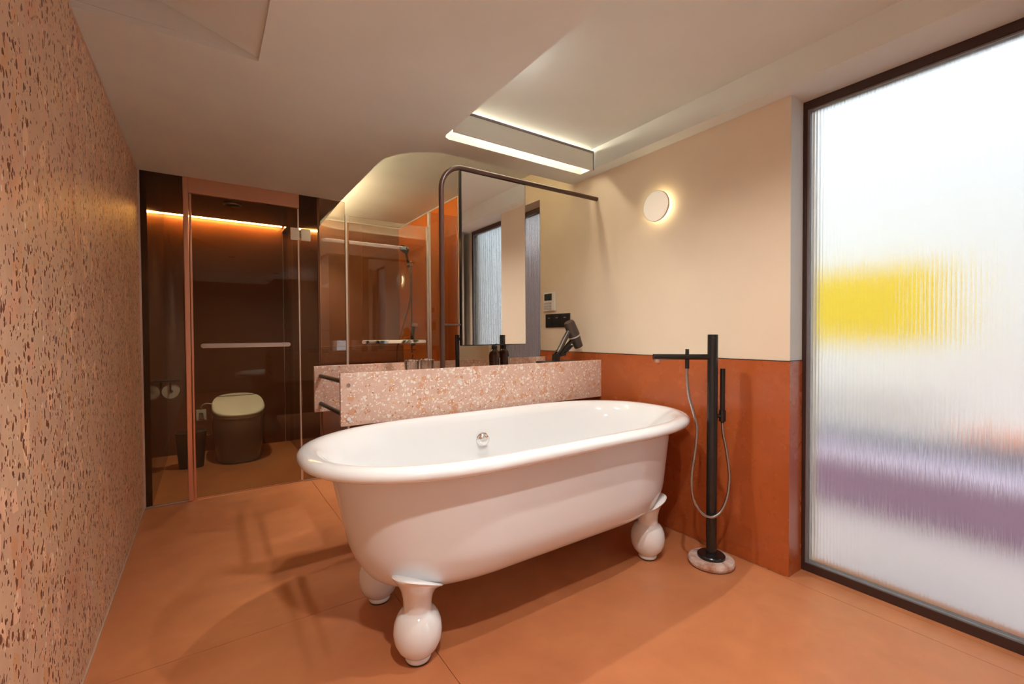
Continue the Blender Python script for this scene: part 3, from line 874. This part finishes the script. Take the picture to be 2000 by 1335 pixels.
# hair dryer on stand
hd = thing('hair_dryer', 'dark grey hair dryer leaning in its black stand on the vanity', 'hair dryer', (1.86, 2.20, 0.8555))
def hp_(x, z, y=0.0):
    return (x - 1.86, y, z - 0.8555)
dm = pbr('dark_bronze_plastic', (0.075, 0.055, 0.045), 0.32, 0.3)
bm = bmesh.new()
tube_pts(bm, [hp_(1.960, 1.176), hp_(1.966, 1.166), hp_(2.000, 1.100), hp_(2.006, 1.088)], [0.030, 0.036, 0.040, 0.040], 32)
finish('dryer_barrel', bm, dm, hd, smooth=True)
bm = bmesh.new()
tube_pts(bm, [hp_(2.0075, 1.086), hp_(2.011, 1.079)], 0.0405, 32)
finish('silver_ring', bm, M['silver'], hd, smooth=True)
bm = bmesh.new()
tube_pts(bm, [hp_(2.012, 1.077), hp_(2.030, 1.045), hp_(2.048, 1.012)], [0.038, 0.033, 0.030], 32)
finish('nozzle', bm, dm, hd, smooth=True)
bm = bmesh.new()
tube_pts(bm, smooth_path([hp_(1.972, 1.125), hp_(1.925, 1.062), hp_(1.882, 0.996), hp_(1.868, 0.975)], 5), 0.017, 22)
finish('dryer_grip', bm, dm, hd, smooth=True)
bm = bmesh.new()
def bar(bm, a, b, wx, wy):
    a, b = Vector(a), Vector(b)
    d = (b - a).normalized(); s = Vector((0, 1, 0)); u = d.cross(s).normalized()
    vs = []
    for p in (a, b):
        for q in ((-1, -1), (1, -1), (1, 1), (-1, 1)):
            vs.append(bm.verts.new(p + u * q[0] * wx + s * q[1] * wy))
    for f_ in ((0, 1, 2, 3), (7, 6, 5, 4), (0, 4, 5, 1), (1, 5, 6, 2), (2, 6, 7, 3), (3, 7, 4, 0)):
        bm.faces.new([vs[i] for i in f_])
bx(bm, -0.115, 0.16, -0.075, 0.075, 0.058, 0.067)
finish('stand_plate', bm, M['blackp'], hd, bevel=.002)
bm = bmesh.new(); bx(bm, -0.09, 0.13, -0.06, 0.06, 0.0, 0.0575)
finish('stand_foot', bm, M['blackp'], hd, bevel=.004)
bm = bmesh.new()
bar(bm, hp_(1.850, 0.925), hp_(1.855, 0.965), 0.016, 0.020)
bar(bm, hp_(1.850, 0.965, -.016), hp_(1.872, 0.990, -.016), 0.006, 0.005)
bar(bm, hp_(1.850, 0.965, .016), hp_(1.872, 0.990, .016), 0.006, 0.005)
bar(bm, hp_(1.880, 0.962, -.012), hp_(1.985, 1.052, -.012), 0.006, 0.004)
bar(bm, hp_(1.880, 0.962, .012), hp_(1.985, 1.052, .012), 0.006, 0.004)
bar(bm, hp_(1.905, 0.962), hp_(1.985, 1.020), 0.005, 0.014)
bar(bm, hp_(1.862, 0.955), hp_(1.925, 0.965), 0.007, 0.016)
finish('stand_arm', bm, M['blackp'], hd)

# ------------------------------------------------------------------ wall fittings on the right wall
t = thing('wall_lamp', 'round white disc wall lamp with soft glow on the cream wall', 'lamp', (XR, 1.625, 1.815))
def xdisc(bm, prof, seg=56):
    # profile (radius, distance from wall) facing -X
    rings = [[bm.verts.new((-d, r * math.cos(2 * PI * i / seg), r * math.sin(2 * PI * i / seg))) for i in range(seg)] for r, d in prof]
    for a, b_ in zip(rings, rings[1:]):
        for i in range(seg):
            bm.faces.new((a[i], a[(i + 1) % seg], b_[(i + 1) % seg], b_[i]))
    bm.faces.new(rings[0][::-1]); bm.faces.new(rings[-1])
bm = bmesh.new(); xdisc(bm, [(0.080, 0.034), (0.083, 0.036), (0.083, 0.044), (0.080, 0.046)])
finish('disc', bm, M['lampface'], t, smooth=True, angle=50)
bm = bmesh.new(); xdisc(bm, [(0.0875, 0.0195), (0.0875, 0.0275), (0.0835, 0.0275), (0.0835, 0.0195)])
bm2 = bmesh.new(); bm.free()
xr = []
for r, d in ((0.0835, .034), (0.0860, .034), (0.0860, .044), (0.0835, .044), (0.0835, .034)):
    xr.append([bm2.verts.new((-d, r * math.cos(2 * PI * i / 56), r * math.sin(2 * PI * i / 56))) for i in range(56)])
for a, b_ in zip(xr, xr[1:]):
    for i in range(56):
        bm2.faces.new((a[i], a[(i + 1) % 56], b_[(i + 1) % 56], b_[i]))
finish('ring', bm2, M['silver'], t, smooth=True, angle=50)
bm = bmesh.new(); xdisc(bm, [(0.052, 0.0005), (0.052, 0.0335)])
finish('glow_body', bm, M['lampglow'], t)

t = thing('thermostat', 'white wall thermostat with dark display above the black switch', 'thermostat', (XR, 2.612, 1.340))
box('case', -0.016, 0.0, -0.066, 0.066, -0.070, 0.070, M['whitep'], t, bevel=.003)
box('display', -0.018, -0.0165, -0.036, 0.050, 0.008, 0.058, M['screen'], t)
for yy in (-0.020, 0.012, 0.042):
    for zz in (-0.014, -0.036, -0.055):
        box('button', -0.018, -0.0165, yy - .012, yy + .012, zz - .007, zz + .007, M['silver'], t)
t = thing('switch_plate', 'black three-gang switch plate on the cream wall behind the dryer', 'switch', (XR, 2.525, 1.196))
box('plate', -0.009, 0.0, -0.136, 0.136, -0.050, 0.050, M['blackp'], t, bevel=.002)
for yy in (-0.09, 0.0, 0.09):
    s_ = box('rocker', -0.0125, -0.0095, yy - .038, yy + .038, -0.040, 0.040, M['blackp'], t, bevel=.001)
    box('indicator', -0.0132, -0.0127, yy - .012, yy + .012, 0.016, 0.024, M['gasket'], s_)

# ------------------------------------------------------------------ toilet room
t = thing('toilet', 'taupe ceramic smart toilet with pale closed lid', 'toilet', (0.235, 4.78, 0))
def oring(hw, yf, yb, z, p=2.6, n_=64, zs=0.0):
    pts = []
    cyy = (yf + yb) / 2; hl = (yb - yf) / 2
    for i in range(n_):
        a = 2 * PI * i / n_
        c, s = math.cos(a), math.sin(a)
        y = cyy + hl * abs(s) ** (2 / p) * (1 if s > 0 else -1)
        pts.append((hw * abs(c) ** (2 / p) * (1 if c > 0 else -1), y, z + zs * (y - yf)))
    return pts
def loft(bm, rs):
    rr = [[bm.verts.new(p) for p in r] for r in rs]
    for a, b_ in zip(rr, rr[1:]):
        n_ = len(a)
        for i in range(n_):
            bm.faces.new((a[i], a[(i + 1) % n_], b_[(i + 1) % n_], b_[i]))
    bm.faces.new(rr[0][::-1]); bm.faces.new(rr[-1])
bm = bmesh.new()
loft(bm, [oring(0.172, -0.300, 0.28, 0.002), oring(0.176, -0.306, 0.285, 0.012), oring(0.170, -0.300, 0.28, 0.024), oring(0.178, -0.312, 0.29, 0.08), oring(0.192, -0.335, 0.30, 0.18), oring(0.199, -0.350, 0.30, 0.28),
          oring(0.201, -0.355, 0.30, 0.350, zs=.0), oring(0.200, -0.354, 0.30, 0.385, zs=.06)])
finish('bowl', bm, M['ceramic'], t, smooth=True, angle=50)
bm = bmesh.new()
loft(bm, [oring(0.200, -0.355, 0.30, 0.388, zs=.06), oring(0.203, -0.358, 0.30, 0.394, zs=.06), oring(0.202, -0.357, 0.30, 0.406, zs=.07)])
finish('seat', bm, M['seat'], t, smooth=True, angle=50)
bm = bmesh.new()
loft(bm, [oring(0.198, -0.352, 0.26, 0.409, zs=.10), oring(0.203, -0.357, 0.264, 0.415, zs=.12), oring(0.203, -0.357, 0.264, 0.424, zs=.17), oring(0.196, -0.350, 0.26, 0.431, zs=.19), oring(0.17, -0.325, 0.235, 0.436, zs=.20)])
finish('lid', bm, M['lid'], t, smooth=True, angle=50)
bm = bmesh.new()
bx(bm, -0.150, 0.150, 0.150, 0.158, 0.5345, 0.5375)
finish('lid_hinge_line', bm, M['blackp'], t)
tag(tube('power_cable', smooth_path([(0.04, 5.02, 0.46), (-0.01, 5.04, 0.465), (-0.043, 5.075, 0.44), (-0.047, 5.10, 0.405)], 6), 0.006, M['whitep']), 'white cable from the toilet to the wall socket', 'cable')
t = thing('wall_socket', 'pale square wall socket left of the toilet', 'socket', (-0.047, YB, 0.350))
box('plate', -0.040, 0.040, -0.014, 0.0, -0.052, 0.052, M['whitep'], t, bevel=.003)
box('plug', -0.018, 0.018, -0.032, -0.0145, -0.026, 0.026, M['silver'], t, bevel=.003)
t = thing('water_valve', 'small chrome water valve between bin and toilet', 'valve', (0.0, YB, 0.165))
tube('pipe', [(0, 0, 0), (0, -0.06, 0)], 0.009, M['chrome'], t)
tube('valve_lever', [(0, -0.0605, 0.0), (0.022, -0.070, 0.006)], 0.006, M['chrome'], t)

t = thing('waste_bin', 'black tapered waste bin standing left of the toilet', 'bin', (-0.115, 4.60, 0))
bm = bmesh.new()
loft(bm, [oring(0.086, -0.070, 0.070, 0.0, 3), oring(0.108, -0.088, 0.088, 0.285, 3), oring(0.113, -0.093, 0.093, 0.287, 3), oring(0.113, -0.093, 0.093, 0.298, 3), oring(0.104, -0.085, 0.085, 0.298, 3), oring(0.084, -0.068, 0.068, 0.010, 3)])
finish('bin_body', bm, M['blackp'], t, smooth=True, angle=40)
bm = bmesh.new(); loft(bm, [oring(0.098, -0.079, 0.079, 0.20, 3), oring(0.103, -0.084, 0.084, 0.294, 3)])
finish('bin_liner', bm, M['black'], t, smooth=True, angle=40)

t = thing('paper_holder', 'black toilet paper holder on the dark side wall', 'paper holder', (-0.30, 4.50, 0.735))
box('cover', 0.0, 0.13, -0.055, 0.055, 0.0, 0.012, M['blackp'], t, bevel=.003)
box('back_plate', 0.0, 0.006, -0.05, 0.05, -0.05, -0.0005, M['blackp'], t)
bm = bmesh.new(); tube_pts(bm, [(0.062, -0.0535, -0.0005), (0.062, -0.0535, -0.07), (0.062, -0.045, -0.0775), (0.062, 0.045, -0.0775)], 0.0055, 12)
finish('spindle', bm, M['blackp'], t, smooth=True)
bm = bmesh.new()
rg = []
for r, y in ((0.0165, -0.048), (0.056, -0.048), (0.056, 0.048), (0.0165, 0.048), (0.0165, -0.048)):
    rg.append([bm.verts.new((r * math.cos(2 * PI * i / 40), y, r * math.sin(2 * PI * i / 40))) for i in range(40)])
for a, b_ in zip(rg, rg[1:]):
    for i in range(40):
        bm.faces.new((a[i], a[(i + 1) % 40], b_[(i + 1) % 40], b_[i]))
o = finish('paper_roll', bm, M['paper'], None, smooth=True, angle=40)
o.location = (-0.238, 4.50, 0.735 - 0.0775)
tag(o, 'white paper roll hanging on the black holder', 'paper roll')

# ------------------------------------------------------------------ shower fittings
t = thing('shower_set', 'black hand shower on a slim riser rail in the orange shower', 'shower', (1.905, 4.66, 0))
def sp_(dx, dy, z): return (-dx, dy, z)
tube('rail', [sp_(0.040, 0, 0.90), sp_(0.040, 0, 1.90)], 0.009, M['hose'], t)
tube('rail_mount', [sp_(0.0, 0, 1.88), sp_(0.040, 0, 1.88)], 0.008, M['hose'], t)
tube('rail_mount', [sp_(0.0, 0, 0.93), sp_(0.040, 0, 0.93)], 0.008, M['hose'], t)
bm = bmesh.new(); tube_pts(bm, [sp_(0.030, 0, 1.86), sp_(0.085, 0, 1.865)], 0.014, 16)
finish('slider', bm, M['nickel'], t, smooth=True)
tube('shower_handle', smooth_path([sp_(0.070, 0.0, 1.83), sp_(0.078, 0.0, 1.90), sp_(0.098, 0.0, 1.99), sp_(0.108, 0, 2.02)], 4), 0.012, M['black'], t)
bm = bmesh.new()
p0, p1 = Vector(sp_(0.100, 0, 2.045)), Vector(sp_(0.126, -0.004, 2.012))
tube_pts(bm, [p0, p0.lerp(p1, .35), p1], [0.030, 0.052, 0.056], 32)
finish('shower_head', bm, M['black'], t, smooth=True)
tube('shower_hose', smooth_path([sp_(0.068, 0, 1.83), sp_(0.055, -0.02, 1.62), sp_(0.060, 0.02, 1.42), sp_(0.10, 0.16, 1.12), sp_(0.13, 0.22, 0.90), sp_(0.11, 0.18, 0.70), sp_(0.06, 0.06, 0.62), sp_(0.03, 0.0, 0.88)], 8), 0.007, M['hose'], t)
bm = bmesh.new(); tube_pts(bm, [sp_(0.0, -0.06, 1.20), sp_(0.05, -0.06, 1.20)], 0.022, 24)
finish('mixer_knob', bm, M['nickel'], t, smooth=True)
tube('mixer_body', [sp_(0.045, -0.06, 1.185), sp_(0.060, -0.06, 1.08), sp_(0.045, -0.06, 0.98)], 0.020, M['blackp'], t)
